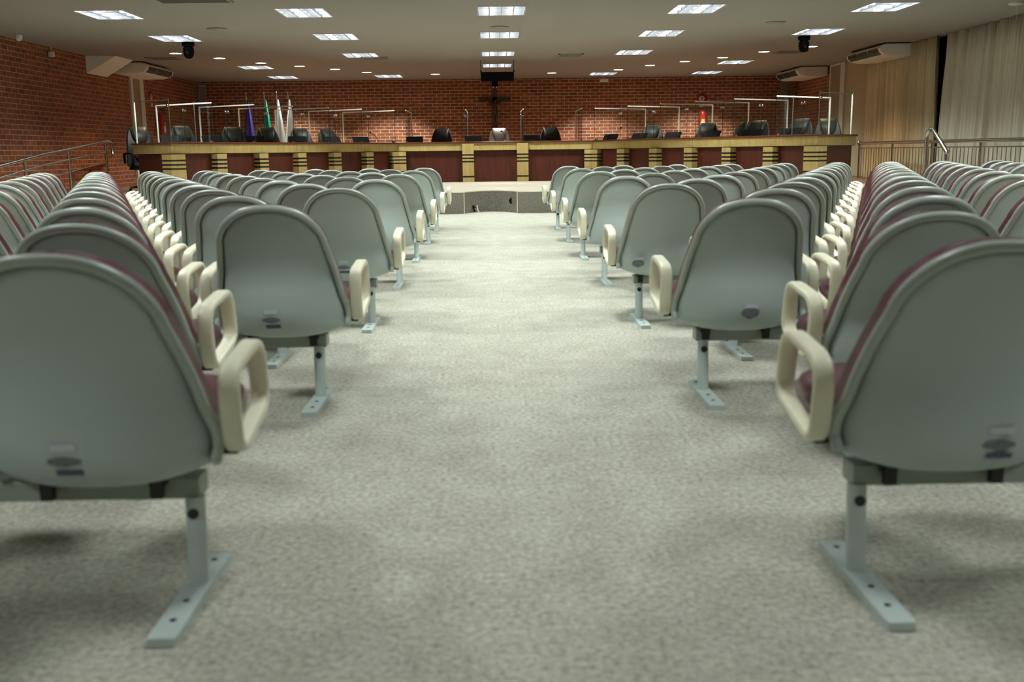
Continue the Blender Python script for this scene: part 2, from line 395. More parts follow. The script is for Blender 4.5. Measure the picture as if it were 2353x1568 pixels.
def make_chair():
    t = empty('auditorium_chair', (0, 0, 0))
    b = MB()
    rows = [[shell_pt(s, u) for u in US] for s in SS]
    b.grid(rows, 'shell', True, True)
    inner = [[shell_pt(s, u * .985, .012) + Vector((0, 0, .006)) for u in US] for s in SS]
    b.grid(inner, 'shell', True, False)
    sh = b.build('shell', t)
    b = MB()
    i0 = next(i for i, s in enumerate(SS) if s[0] < -.12)
    path = [shell_pt(s, -1) + Vector((-.003, -.018, .003 * s[5])) for s in SS[i0 - 2:]]
    path += [Vector((-p.x, p.y, p.z)) for p in path[:-1][::-1]]
    b.tube(path, .0132, 'rim', 10); b.build('rim', sh)
    # back pad
    b = MB(); S2 = SS[i0 + 6:]
    def pad(s, u, th):
        y, z, w, ey, ez, t_ = s; q = abs(u) ** 2.6; e = max(0, 1 - abs(u) ** 6)
        k = max(0, 1 - t_ ** 8); k2 = min(1, max(0, (z - .36) / .03))
        return Vector(((w + .010) * u, y + ey * q + .012 + th * (.72 + .28 * e) * (.72 + .28 * k) * (.3 + .7 * k2), z + ez * q + .016 * t_ ** 2))
    fr = [[pad(s, u, .068) for u in US] for s in S2]; bk = [[pad(s, u, 0) for u in US] for s in S2]
    b.grid(fr, 'vinyl', True, False)
    loop_f = [r[0] for r in fr] + [r[-1] for r in fr[::-1]]; loop_b = [r[0] for r in bk] + [r[-1] for r in bk[::-1]]
    b.rings([loop_f, loop_b], 'vinyl', True, True, False); b.build('back_cushion', t)
    # seat pad
    b = MB(); rs = []
    for zz, sc in ((.300, .50), (.312, .70), (.335, .88), (.362, .985), (.388, 1.0), (.412, .96), (.428, .86), (.434, .6), (.436, .2)):
        ring = []
        for k in range(32):
            a = 2 * PI * k / 32; ca, sa = math.cos(a), math.sin(a)
            x = .264 * sc * math.copysign(abs(ca) ** .5, ca); y = .125 + .262 * sc * math.copysign(abs(sa) ** .62, sa)
            ring.append((x, y, zz + (y - .125) * .03))
        rs.append(ring)
    b.rings(rs, 'vinyl'); b.build('seat_cushion', t)
    # armrests
    def rounded(P, R, n=5):
        out = []
        for i in range(len(P)):
            p, a, c = Vector(P[i]), Vector(P[i - 1]), Vector(P[(i + 1) % len(P)]); r = R[i]
            d1, d2 = (a - p).normalized(), (c - p).normalized()
            for k in range(n + 1):
                s = k / n; out.append((p + d1 * r * (1 - s) ** 2 + d2 * r * s ** 2))
        return out
    for sgn in (-1, 1):
        b = MB(); x = sgn * .298
        P = [(x, -.055, .335), (x, -.085, .530), (x, .185, .556), (x, .225, .385)]
        b.band(rounded(P, [.055, .075, .06, .06]), .048, .024, 'arm', (1, 0, 0))
        b.box(min(x, sgn * .235), max(x, sgn * .235), -.035, .015, .328, .346, 'black_metal')
        b.build('armrest', t)
    for x in (-.13, .117):
        b = MB(); b.box(x - .018, x + .018, -.062, .03, .262, .297, 'black_metal'); b.box(x - .014, x + .014, -.07, -.05, .235, .29, 'black_metal')
        b.build('mounting_bracket', t)
    return t
def add_sticker(ch, kind, dx=0):
    st = []
    def patch(name, x0, x1, z0, z1, m, round_=False):
        # lies on the rear of the shell
        def yc(z):
            best = min(SS[:40], key=lambda s: abs(s[1] - z) + (1 if s[0] > -.09 else 0)); return best[0]
        bb = MB(); rows = []
        for a in range(5):
            z = z0 + (z1 - z0) * a / 4; row = []
            k = math.sqrt(max(0, 1 - (2 * a / 4 - 1) ** 2)) * .85 + .15 if round_ else 1
            for c in range(5):
                x = (x0 + x1) / 2 + (x1 - x0) / 2 * k * (c / 2 - 1)
                row.append((x, ysurf(z) - .0016, z))
            rows.append(row)
        bb.grid(rows, m, False, True); bb.build(name, ch)
    def ysurf(z):
        pts = [(s[1], s[0]) for s in SS if s[0] < -.05 and s[1] < .60]
        pts.sort()
        for (za, ya), (zb, yb) in zip(pts, pts[1:]):
            if za <= z <= zb: return ya + (yb - ya) * (z - za) / max(1e-6, zb - za)
        return pts[0][1]
    if kind == 0:
        patch('paper_label', -.028 + dx, .026 + dx, .386, .402, 'label_white')
        patch('printed_label', -.040 + dx, .034 + dx, .349, .373, 'label_grey', True)
        patch('printed_label', -.026 + dx, .032 + dx, .326, .341, 'label_navy')
    else:
        patch('printed_label', -.036 + dx, .036 + dx, .335, .385, 'label_grey', True)
        patch('paper_label', -.02 + dx, .03 + dx, .38, .396, 'label_white')

P_X, P_Y, Y0 = .69, .91, 4.06
proto = make_chair(); used = False
chairs = {}
SEATX = {-1: -.85, 1: 1.0}
def in_frame(x, y, m=25):
    pts = [project((x + dx, y + dy, z)) for dx in (-.3, .3) for dy in (-.25, .2) for z in (.3, .8)]
    pts = [p for p in pts if p]
    return pts and max(p[0] for p in pts) > -m and min(p[0] for p in pts) < 2353 + m
rows_x = {}
for sgn in (-1, 1):
    for n in range(-2, 11):
        y = Y0 + P_Y * n
        for j in range(0, 10):
            x = SEATX[sgn] + sgn * (P_X * j + (P_X / 2 if n % 2 else 0))
            if x < -6.75 or x > 7.45: continue
            if n >= 9 and x < -6.2: continue
            if not in_frame(x, y): continue
            ch = copy_tree(proto) if used else proto; used = True
            if (n, j) == (-2, 0): x += sgn * .038
            if (n, j, sgn) == (-1, 0, 1): x -= .03
            ch.location = (x, y, 0)
            sd = 'left' if sgn < 0 else 'right'
            if j == 0:
                lab = f'grey-backed burgundy auditorium chair on the {sd} edge of the aisle, {ORD[n + 3]} row from the camera'
            else:
                lab = f'grey-backed auditorium chair {sd} of the aisle, {ORD[n + 3]} row from camera, {ORD[j + 1]} from aisle'
            tag(ch, lab, 'chair', f'auditorium chairs {sd} of the aisle')
            chairs[(sgn, n, j)] = ch
            rows_x.setdefault((sgn, n), []).append(x)
for key, kind, dx in (((-1, -2, 0), 0, -.03), ((-1, 0, 0), 0, -.02), ((-1, 2, 0), 0, .0), ((-1, -1, 0), 0, 0), ((1, -2, 0), 0, .06), ((1, 0, 0), 1, .02), ((1, 4, 0), 1, -.1), ((1, 2, 0), 1, -.16), ((1, -1, 0), 1, .05)):
    if key in chairs: add_sticker(chairs[key], kind, dx)

# beams with legs that carry the chairs, one per row and side
def make_leg():
    b = MB(); b.tube([(0, -.04, .018), (0, -.02, .225)], .024, 'white_metal', 14, rx=.023, up=(1, 0, 0))
    b.tube([(0, -.050, .19), (0, -.042, .19)], .013, 'black_metal', 10)
    return b
def make_foot():
    b = MB()
    pts = [(-.031, -.30), (-.028, -.318), (.028, -.318), (.031, -.30), (.030, .118), (.024, .130), (-.024, .130), (-.030, .118)]
    b.prism(pts, .0, .020, 'white_metal')
    for y in (-.235, -.14, .09): b.lathe([(.008, .0205), (.008, .0215), (.001, .0215)], 'black_metal', 10, Matrix.Translation((0, y, 0)))
    return b
leg_me = foot_me = None
def leg_at(parent, x):
    global leg_me, foot_me
    if leg_me is None:
        l = make_leg().build('leg', parent); f = make_foot().build('foot_plate', l, bevel=.004); leg_me, foot_me = l, f
        l.location = (x, 0, 0)
    else:
        l = leg_me.copy(); C.objects.link(l); l.parent = parent; l.location = (x, 0, 0)
        f = foot_me.copy(); C.objects.link(f); f.parent = l
for (sgn, n), X in sorted(rows_x.items()):
    x0 = min(X, key=abs); x1 = max(X, key=abs)
    y = Y0 + P_Y * n
    a, c = sorted((x0 - sgn * (.205 if n == -2 else .165), x1 + sgn * (.72 if n == -2 else .33)))
    t = empty('seat_beam', (0, y, 0))
    b = MB(); b.box(a, c, -.035, .04, .222, .272, 'grey_metal'); b.build('beam', t, bevel=.004)
    k = 0; xx = x0 - sgn * (.19 if n == -2 else .132)
    while (x1 - xx) * sgn > -.3:
        leg_at(t, xx); lastx = xx; xx += sgn * (P_X * 2 + .232 if k % 2 == 0 else P_X - .232); k += 1
    if (x1 + sgn * .28 - lastx) * sgn > .36: leg_at(t, x1 + sgn * (.64 if n == -2 else .28))
    sd = 'left' if sgn < 0 else 'right'
    tag(t, f'grey steel beam on white T-legs under the {ORD[n + 3]} row of chairs {sd} of aisle', 'seat beam', 'beams under the auditorium chairs')

# ------------------------------------------------------------------ dais desk
CL, CR, WL, WR = (-5.40, 17.3), (5.60, 17.3), (-2.06, 22.3), (2.27, 22.3)
EL, ER = (-6.34, 18.2), (6.60, 18.25)
POLY = [EL, CL, WL, WR, CR, ER]
def offs(poly, d):        # shift a polyline to its rear (positive d) with mitred corners
    V = [Vector(p) for p in poly]; out = []
    for i, p in enumerate(V):
        ns = []
        if i > 0: e = (p - V[i - 1]).normalized(); ns.append(Vector((-e.y, e.x)))
        if i < len(V) - 1: e = (V[i + 1] - p).normalized(); ns.append(Vector((-e.y, e.x)))
        nn = sum(ns, Vector((0, 0))).normalized(); out.append(p + nn * (d / max(.35, nn.dot(ns[0]))))
    return out
def strip(b, d0, d1, z0, z1, m, poly=POLY):
    A, B = offs(poly, d0), offs(poly, d1); N = len(A)
    vs = [(p.x, p.y, z) for z in (z0, z1) for q in (A, B) for p in q]
    fs = []
    for i in range(N - 1):
        fs += [(i, i + 1, 2 * N + i + 1, 2 * N + i), (N + i, 3 * N + i, 3 * N + i + 1, N + i + 1), (i, N + i, N + i + 1, i + 1), (2 * N + i, 2 * N + i + 1, 3 * N + i + 1, 3 * N + i)]
    fs += [(0, 2 * N, 3 * N, N), (N - 1, 2 * N - 1, 4 * N - 1, 3 * N - 1)]
    b.add(vs, fs, m)
desk = empty('dais_desk', (.1, 22.3, SZ))
inv = Matrix.Translation((-.1, -22.3, -SZ))
def dbuild(b, name, bevel=0):
    b.v = [tuple(inv @ Vector(v)) for v in b.v]; return b.build(name, desk, bevel=bevel)
b = MB(); strip(b, .06, .10, SZ, 1.06, 'mahogany'); dbuild(b, 'front_panel')
b = MB(); strip(b, -.02, .06, 1.043, 1.200, 'maple'); strip(b, .0, .05, 1.035, 1.045, 'black'); dbuild(b, 'fascia')
b = MB(); strip(b, -.055, .36, 1.203, 1.232, 'board'); dbuild(b, 'counter_top', .004)
b = MB(); strip(b, .30, .95, 1.06, 1.09, 'board'); strip(b, .10, .14, SZ, 1.06, 'mahogany'); dbuild(b, 'work_top')
tag(desk, 'long faceted dais desk with dark red panels and pale striped pilasters', 'desk')
def pil_strips(z0, z1, gaps, b, x0, x1, y0, y1, T):
    zs = [z0] + [g for g in gaps] + [z1]
    e = .017
    for a, c in zip(zs, zs[1:]):
        b.box(x0, x1, y0, y1, a + (e if a != z0 else 0), c - (e if c != z1 else 0), 'maple', T)
    b.box(x0 + .006, x1 - .006, y0 + .006, y1, z0, z1, 'black', T)
def frame_at(A, B, s):   # local x along A->B, y to the rear
    A, B = Vector(A), Vector(B); e = (B - A).normalized(); nn = Vector((-e.y, e.x)); p = A + e * s
    return Matrix(((e.x, nn.x, 0, p.x), (e.y, nn.y, 0, p.y), (0, 0, 1, 0), (0, 0, 0, 1)))
GAPS = [.42 + .0, .60, .925, .855, .785]
WLEN = (Vector(WL) - Vector(CL)).length
for k in range(1, 6):
    for A, B, s in ((CL, WL, k * WLEN / 6), (WR, CR, k * WLEN / 6)):
        b = MB(); pil_strips(SZ, 1.030, sorted([.60, .785, .855, .925]), b, -.11, .11, -.095, .06, frame_at(A, B, s)); dbuild(b, 'pilaster')
for P, A, B in ((CL, EL, WL), (CR, WR, ER), (WL, CL, WR), (WR, WL, CR)):
    # folded pilaster wrapping a corner
    V = Vector(P); pl = [V + (Vector(A) - V).normalized() * .21, V, V + (Vector(B) - V).normalized() * .21]
    b = MB(); pl = [tuple(p) for p in pl]
    zs = [SZ, .60, .785, .855, .925, 1.030]
    for a, c in zip(zs, zs[1:]): strip(b, -.08, .06, a + (.0145 if a != SZ else 0), c - (.0145 if c != 1.030 else 0), 'maple', pl)
    strip(b, -.073, .06, SZ, 1.03, 'black', pl); dbuild(b, 'corner_pilaster')
for x in (-.512 + .02, .685 + .02):
    b = MB(); pil_strips(SZ, 1.190, sorted([.475, .80, .872, .945]), b, x - .125, x + .125, 22.20, 22.36, None); dbuild(b, 'centre_pilaster')

# ------------------------------------------------------------------ glass dividers
def divider(A, d, L, label, cl=True, first=False):
    """A: front foot (x,y); d: direction to the rear; L: depth"""
    d = Vector(d).normalized(); T = Matrix(((d.x, -d.y, 0, A[0]), (d.y, d.x, 0, A[1]), (0, 0, 1, 0), (0, 0, 0, 1)))
    t = empty('glass_divider', (A[0], A[1], 1.09)); t.rotation_euler = (0, 0, math.atan2(d.y, d.x))
    z0, z1 = 1.236 - 1.09, 1.91 - 1.09
    def sheet(x0, x1, name):
        b = MB(); b.box(x0, x1, -.004, .004, z0, z1, 'glass')
        b.box(x0, x0 + .005, -.0045, .0045, z0, z1, 'glass_edge'); b.build(name, t)
    sheet(.0, L * .5, 'glass_pane'); sheet(L * .5 + .004, L, 'glass_pane')
    b = MB(); b.box(0, L, -.010, .010, z1, z1 + .021, 'dividerbar'); b.build('top_bar', t)
    b = MB(); b.box(L - .011, L + .011, -.011, .011, SZ - 1.09, z1 + .021, 'dividerbar'); b.build('rear_post', t)
    b = MB(); b.tube([(L * .5, -.035, z1 - .10), (L * .5, .035, z1 - .10)], .012, 'chrome', 10)
    for s in (-1, 1): b.lathe([(.001, 0), (.03, .0), (.03, .012), (.001, .012)], 'chrome', 14, Matrix.Translation((L * .5, s * .026, z1 - .10)) @ Matrix.Rotation(-s * PI / 2, 4, 'X'))
    b.build('clamp', t)
    b = MB(); b.box(.03, .08, -.02, .02, 1.232 - 1.09, z0 + .03, 'chrome'); b.build('foot_clip', t)
    tag(t, label, 'glass divider', 'glass dividers on the dais')
def wing_pt(sgn, s, off):
    A, B = (Vector(WL), Vector(CL)) if sgn < 0 else (Vector(WR), Vector(CR))
    u = (B - A).normalized(); nn = Vector((sgn * abs(u.y), abs(u.x)))
    return A + u * s + nn * off, nn
for sgn, sd in ((-1, 'left'), (1, 'right')):
    for k in range(6):
        p, nn = wing_pt(sgn, k * 1.0 + (-.09 if k == 0 else 0), .10)
        divider(p, nn, 1.5, f'clear glass divider with white top bar on {sd} desk wing, {ORD[k + 1]} from the centre')
for x, lab in ((-1.84, 'clear glass divider left of the left central leather chair'), (-.535, 'clear glass divider left of the taupe central chair'), (.73, 'clear glass divider right of the taupe central chair'), (2.02, 'clear glass divider right of the right central leather chair')):
    divider((x, 22.40), (0, 1), 1.58, lab)
def end_screen(A, B, label):
    A, B = Vector(A), Vector(B); d = (B - A).normalized(); L = (B - A).length
    t = empty('glass_screen', (A.x, A.y, 1.232)); t.rotation_euler = (0, 0, math.atan2(d.y, d.x))
    b = MB(); b.box(0, L, -.004, .004, .0, .71, 'glass'); b.box(-.004, .003, -.005, .005, 0, .71, 'glass_edge_pale'); b.build('glass_pane', t)
    b = MB(); b.box(0, L, -.008, .008, .71, .725, 'glass_edge_pale'); b.build('top_edge', t)
    b = MB(); b.box(L - .01, L + .01, -.012, .012, 0, .725, 'dividerbar'); b.build('end_post', t)
    # return pane at the inner end, running to the rear
    b = MB(); s = 1 if d.x > 0 else -1
    b.box(-.004, .004, 0 if s > 0 else -.55, .55 if s > 0 else 0, .0, .70, 'glass'); b.box(-.005, .005, s * .545 - .004, s * .545 + .004, 0, .70, 'glass_edge_pale'); b.build('return_pane', t)
    b = MB(); b.lathe([(.001, -.02), (.022, -.02), (.022, .02), (.001, .02)], 'chrome', 12, Matrix.Translation((.03, 0, .62)) @ Matrix.Rotation(PI / 2, 4, 'X')); b.build('clamp', t)
    tag(t, label, 'glass screen', 'end glass screens of the desk')
end_screen((-5.49, 17.6), (-6.25, 18.1), 'clear glass screen on left end of desk beside the brick wall')
end_screen((5.71, 17.6), (6.50, 18.2), 'clear glass screen on right end of desk beside the curtain wall')

# ------------------------------------------------------------------ executive chairs
def make_exec(lm):
    t = empty('executive_chair', (0, 0, SZ))
    # backrest: local faces -y (towards the audience)
    def body(W, Hh, z0, y0, th, m, name, taper=.86, lean=.10, dish=.03):
        b = MB(); rs = []; N = 12
        for i in range(N + 1):
            v = i / N; e = math.sin(PI * min(1, max(0, v * .96 + .02))) ** .22
            w = W * (1 - (1 - taper) * v) * (e if v > .5 else (.85 + .15 * e)); tk = th * e
            zc = z0 + Hh * v; yc = y0 + lean * v * v + dish * math.cos(2 * PI * v) * .5
            ring = []
            for k in range(24):
                a = 2 * PI * k / 24; ca, sa = math.cos(a), math.sin(a)
                ring.append((w * math.copysign(abs(ca) ** .45, ca), yc + tk * math.copysign(abs(sa) ** .6, sa) - .03 * abs(ca) ** 3, zc))
            rs.append(ring)
        b.rings(rs, m); return b.build(name, t)
    body(.29, .73, .46, .16, .065, lm, 'backrest', .80)
    # headrest pad wrapping over the top
    b = MB(); rs = []
    for i in range(11):
        v = i / 10; w = .135 + .025 * v; drop = math.sin(PI * v) ** .4
        pts = []
        for k in range(16):
            a = 2 * PI * k / 16; ca, sa = math.cos(a), math.sin(a)
            ww = w * (.55 + .45 * min(1, v * 2.4)) if v < .42 else w
            pts.append((ww * math.copysign(abs(ca) ** .5, ca), .135 + .13 * v * v + .012 - .0 + .075 * drop * math.copysign(abs(sa) ** .7, sa) - .025, .86 + .335 * v))
        rs.append(pts)
    b.rings(rs, lm); b.build('headrest', t)
    # lumbar pillow
    b = MB(); rs = []
    for i in range(9):
        v = i / 8; e = math.sin(PI * (v * .96 + .02)) ** .4; rs.append([(.15 * e * math.cos(2 * PI * k / 16), .105 + .04 * e * math.sin(2 * PI * k / 16), .56 + .27 * v) for k in range(16)])
    b.rings(rs, lm); b.build('lumbar_pad', t)
    b = MB(); rs = []
    for zz, sc in ((.40, .8), (.42, .95), (.46, 1), (.50, .97), (.52, .8), (.525, .3)):
        rs.append([(.27 * sc * math.copysign(abs(math.cos(2 * PI * k / 24)) ** .5, math.cos(2 * PI * k / 24)), -.08 + .26 * sc * math.copysign(abs(math.sin(2 * PI * k / 24)) ** .5, math.sin(2 * PI * k / 24)), zz) for k in range(24)])
    b.rings(rs, lm); b.build('seat', t)
    for s in (-1, 1):
        b = MB(); x = s * .31
        b.band(sm([(x, .16, .52), (x, .17, .66), (x, .12, .70), (x, -.16, .70), (x, -.24, .66), (x, -.22, .50), (x, -.10, .43)], 4), .05, .03, 'black_plastic', (1, 0, 0), False)
        b.box(min(x, s * .2), max(x, s * .2), -.13, -.05, .405, .435, 'black_plastic'); b.build('armrest', t)
    b = MB(); b.tube([(0, 0, .08), (0, 0, .41)], .03, 'black_metal', 12); b.build('gas_column', t)
    b = MB()
    for k in range(5):
        a = 2 * PI * k / 5 + .3; b.tube([(.03 * math.cos(a), .03 * math.sin(a), .10), (.30 * math.cos(a), .30 * math.sin(a), .075)], [.028, .018], 'black_metal', 8)
        b.tube([(.29 * math.cos(a) - .02 * math.sin(a), .29 * math.sin(a) + .02 * math.cos(a), .03), (.29 * math.cos(a) + .02 * math.sin(a), .29 * math.sin(a) - .02 * math.cos(a), .03)], .03, 'black_plastic', 10)
    b.build('star_base', t)
    return t
ex = make_exec('leather'); ext = make_exec('taupe'); eu = [False]
def exec_chair(x, y, rz, label, o=None):
    if o is None:
        o = copy_tree(ex) if eu[0] else ex; eu[0] = True
    o.location = (x, y, SZ); o.rotation_euler = (0, 0, rz); tag(o, label, 'office chair', 'leather chairs behind the dais desk')
wa = math.atan2(3.34, 5.0)      # turn of a chair that faces straight across its wing
for s, off, t_, lab in ((4.87, 1.0, .62, 'black leather chair second from the left end of the dais desk'), (3.62, 1.05, .50, 'black leather chair third from left end, before the blue and white flag'),
                        (2.74, 1.05, .45, 'black leather chair fourth from left end, before the green flag'), (1.60, 1.2, .55, 'black leather chair fifth from left end, just right of the flags'), (.72, 1.2, .75, 'black leather chair sixth from left end, angled behind a monitor')):
    p, nn = wing_pt(-1, s, off); exec_chair(p.x, p.y, t_, lab)
for s, off, t_, lab in ((.64, 1.1, -.35, 'black leather chair sixth from right end of the dais desk'), (2.22, 1.15, -.55, 'black leather chair fifth from right end, before the fire extinguisher'), (2.95, 1.2, -1.55, 'black leather chair fourth from right end, turned sideways and looking narrow'),
                        (3.68, 1.05, -.55, 'black leather chair third from right end, beside the sideways chair'), (4.72, 1.05, -.60, 'black leather chair second from the right end of the dais desk')):
    p, nn = wing_pt(1, s, off); exec_chair(p.x, p.y, t_, lab)
exec_chair(-6.46, 19.05, .70, 'black leather chair at the far left end, overhanging the desk')
exec_chair(6.40, 19.15, -.30, 'black leather chair at the far right end beside the pale wall')
exec_chair(-1.125, 23.5, .0, 'black leather chair left of the taupe chair at desk centre')
exec_chair(1.40, 23.5, .0, 'black leather chair right of the taupe chair at desk centre')
exec_chair(.208, 23.5, .0, 'taupe leather chair at the desk centre below the crucifix', ext)

# ------------------------------------------------------------------ monitors and microphones on the desk
def make_monitor():
    t = empty('monitor', (0, 0, 1.09))
    R = Matrix.Translation((0, 0, .16)) @ Matrix.Rotation(math.radians(-38), 4, 'X')
    b = MB(); b.box(-.19, .19, -.017, .014, -.135, .135, 'black_plastic', R); b.build('housing', t, bevel=.006)
    b = MB(); b.box(-.178, .178, .014, .0155, -.12, .12, 'screen', R); b.build('screen', t)
    b = MB(); b.box(-.05, .05, -.10, -.02, .0, .16, 'black_plastic'); b.box(-.10, .10, -.14, .06, 0, .012, 'black_plastic'); b.build('stand', t, bevel=.004)
    return t
mo = make_monitor(); mu = [False]
def monitor(x, y, rz, label):
    o = copy_tree(mo) if mu[0] else mo; mu[0] = True
    o.location = (x, y, 1.09); o.rotation_euler = (0, 0, rz); tag(o, label, 'monitor', 'black monitors on the dais desk')
for k, s in enumerate((5.55, 4.62, 3.58, 2.43, 1.43, .51)):
    p, nn = wing_pt(-1, s, .55); monitor(p.x, p.y, .62, f'black tilted monitor on left desk wing, {ORD[k + 1]} from the left end')
for k, s in enumerate((4.95, 4.03, 2.99, 1.88, .85, -.10)):
    p, nn = wing_pt(1, s, .55); monitor(p.x, p.y, -.80, f'black tilted monitor on right desk wing, {ORD[k + 1]} from the right end')
monitor(-1.70, 22.85, .1, 'black monitor left of the left central chair'); monitor(-.38, 22.85, .05, 'black monitor left of the taupe chair'); monitor(.93, 22.85, .02, 'black monitor right of the taupe chair')
for x, y, dx, z, lab in ((-2.42, 22.75, -.24, 1.46, 'black gooseneck microphone on left desk wing beside a monitor'), (.43, 22.9, -.17, 1.46, 'thin gooseneck microphone in front of the taupe chair'), (2.70, 22.75, .22, 1.50, 'gooseneck microphone bent over inner right desk wing')):
    t = empty('gooseneck_microphone', (x, y, 1.09))
    b = MB(); b.lathe([(.05, 0), (.05, .02), (.03, .03), (.001, .03)], 'black_plastic', 16); b.build('base', t)
    b = MB(); pp = sm([(0, 0, .02), (dx * .35, 0, .19), (dx * .75, 0, .33), (dx, -.03, z - 1.09)], 5); b.tube(pp, .006, 'black_metal', 8); b.build('gooseneck', t)
    b = MB(); b.tube([pp[-2], pp[-1], Vector(pp[-1]) + Vector((dx * .12, -.02, .0))], [.012, .016, .012], 'black_plastic', 10); b.build('microphone_head', t)
    tag(t, lab, 'microphone', 'gooseneck microphones')

# ------------------------------------------------------------------ flags
def flag(x, y, cols, label, sway):
    t = empty('flag', (x, y, SZ))
    b = MB(); b.lathe([(.16, 0), (.16, .03), (.05, .06), (.02, .10), (.001, .1)], 'chrome', 20); b.build('base', t)
    b = MB(); b.tube([(0, 0, .05), (-.02, 0, 2.13)], .014, 'chrome', 10); b.build('pole', t)
    b = MB(); b.lathe([(.014, 0), (.03, .03), (.014, .06), (.02, .08), (.006, .16), (.001, .17)], 'chrome', 12, Matrix.Translation((-.02, 0, 2.10))); b.build('finial', t)
    b = MB(); N = 26; n = 40; zt, zb = 2.07, .50; rows = []
    for i in range(N + 1):
        v = i / N; z = zt + (zb - zt) * v; w = .012 + .175 * v ** .9; row = []
        for k in range(n):
            a = 2 * PI * k / n; f = 1 + .20 * math.sin(5 * a + 1.3 * sway) * min(1, v * 3) + .08 * math.sin(11 * a + 4 * v)
            row.append((w * f * math.cos(a) + .09 * v * sway + .015, .50 * w * f * math.sin(a), z - .05 * v * math.sin(a * 1 + sway)))
        rows.append(row)
    for i in range(N):
        v = i / N
        b.rings(rows[i:i + 2], cols(v, 0), True, True, False)
    # per face colours for patterned cloths
    for q in range(len(b.f)):
        c = [sum(b.v[k][a] for k in b.f[q]) / 4 for a in range(3)]
        b.m[q] = b.mi(cols((zt - c[2]) / (zt - zb), c[0]))
    b.build('cloth', t); tag(t, label, 'flag', 'flags on poles behind the dais')
flag(-6.37, 27.0, lambda v, x: 'flag_blue' if v < .68 else 'flag_white', 'blue and white flag hanging on chrome pole, leftmost of four', .1)
flag(-5.90, 27.0, lambda v, x: 'flag_yellow' if v > .40 and x < -.06 + .10 * (v - .4) else 'flag_green', 'green flag with a yellow patch hanging on chrome pole', .08)
flag(-5.575, 27.0, lambda v, x: 'flag_white', 'plain white flag on pole between green and patterned flags', .05)
flag(-5.275, 27.0, lambda v, x: 'flag_blue' if (.64 < v < .73 and x > -.07 and x < .05) or (.79 < v < .87 and x > -.09 and x < .07) else 'flag_white', 'white flag with dark blue patches, rightmost of four', .1)

# ------------------------------------------------------------------ crucifix and things over it
t = empty('crucifix', (.14, YF - .024, 2.1))
b = MB(); b.box(-.06, .06, -.03, .02, -.45, .68, 'wood'); b.box(-.44, .44, -.03, .02, .27, .40, 'wood'); b.build('cross', t, bevel=.003)
me = bpy.data.meshes.new('figure')
V = [(0, -.08, .0), (0, -.09, .12), (0, -.08, .22), (0, -.09, .265), (.01, -.11, .315), (-.09, -.07, .225), (-.19, -.06, .285), (-.30, -.05, .345), (-.335, -.05, .365), (.09, -.07, .225), (.19, -.06, .285), (.30, -.05, .345), (.335, -.05, .365),
     (-.035, -.08, -.03), (-.04, -.11, -.18), (-.015, -.06, -.36), (-.01, -.09, -.42), (.035, -.08, -.03), (.04, -.11, -.18), (.015, -.06, -.36), (.01, -.09, -.42)]
E_ = [(0, 1), (1, 2), (2, 3), (3, 4), (2, 5), (5, 6), (6, 7), (7, 8), (2, 9), (9, 10), (10, 11), (11, 12), (0, 13), (13, 14), (14, 15), (15, 16), (0, 17), (17, 18), (18, 19), (19, 20)]
RA = [.055, .06, .07, .026, .045, .032, .022, .016, .014, .032, .022, .016, .014, .042, .034, .022, .018, .042, .034, .022, .018]
me.from_pydata(V, E_, []); me.materials.append(M['figure'])
fo = bpy.data.objects.new('figure', me); C.objects.link(fo); fo.parent = t
sk = fo.modifiers.new('skin', 'SKIN')
for k, v in enumerate(me.skin_vertices[0].data): v.radius = (RA[k], RA[k]); v.use_root = (k == 0)
ss = fo.modifiers.new('sub', 'SUBSURF'); ss.levels = 2; ss.render_levels = 2
b = MB(); b.box(-.075, .075, -.075, -.02, -.04, .06, 'figure'); fo2 = b.build('loincloth', t, bevel=.02)
tag(t, 'dark wooden crucifix on brick wall above the taupe chair', 'crucifix')
t = empty('hanging_display', (.18, 22.8, 2.65))
b = MB(); b.box(-.365, .365, -.05, .05, -.10, .095, 'black_plastic'); b.build('housing', t, bevel=.008)
b = MB(); b.box(-.34, .34, .05, .052, -.085, .08, 'screen'); b.build('screen', t)
for s in (-1, 1):
    b = MB(); b.tube([(s * .365, 0, .02), (s * .365, 0, .36)], .007, 'black_metal', 8); b.box(s * .365 - .02, s * .365 + .02, -.012, .012, .09, .13, 'black_metal'); b.build('hanging_rod', t)
tag(t, 'black box display hanging on two rods from ceiling above desk centre', 'display')
t = empty('emergency_lamp', (.15, YF - .06, 2.84))
b = MB(); b.box(-.085, .085, -.07, .06, -.05, .10, 'black_plastic'); b.build('housing', t, bevel=.008)
for s in (-1, 1):
    b = MB(); b.tube([(s * .045, -.05, -.07), (s * .045, -.09, -.085)], .02, 'off_white', 12); b.build('lamp_head', t)
tag(t, 'small black wall lamp with two pale heads above the crucifix', 'wall lamp')
t = empty('sensor_box', (3.13, 28.0, H))
b = MB(); b.tube([(0, 0, 0), (0, 0, -.07)], .012, 'off_white', 8); b.build('stem', t)
b = MB(); b.box(-.115, .115, -.07, .07, -.155, -.07, 'off_white'); b.build('housing', t, bevel=.008)
tag(t, 'small white box on a short stem under ceiling right of hanging display', 'sensor box')

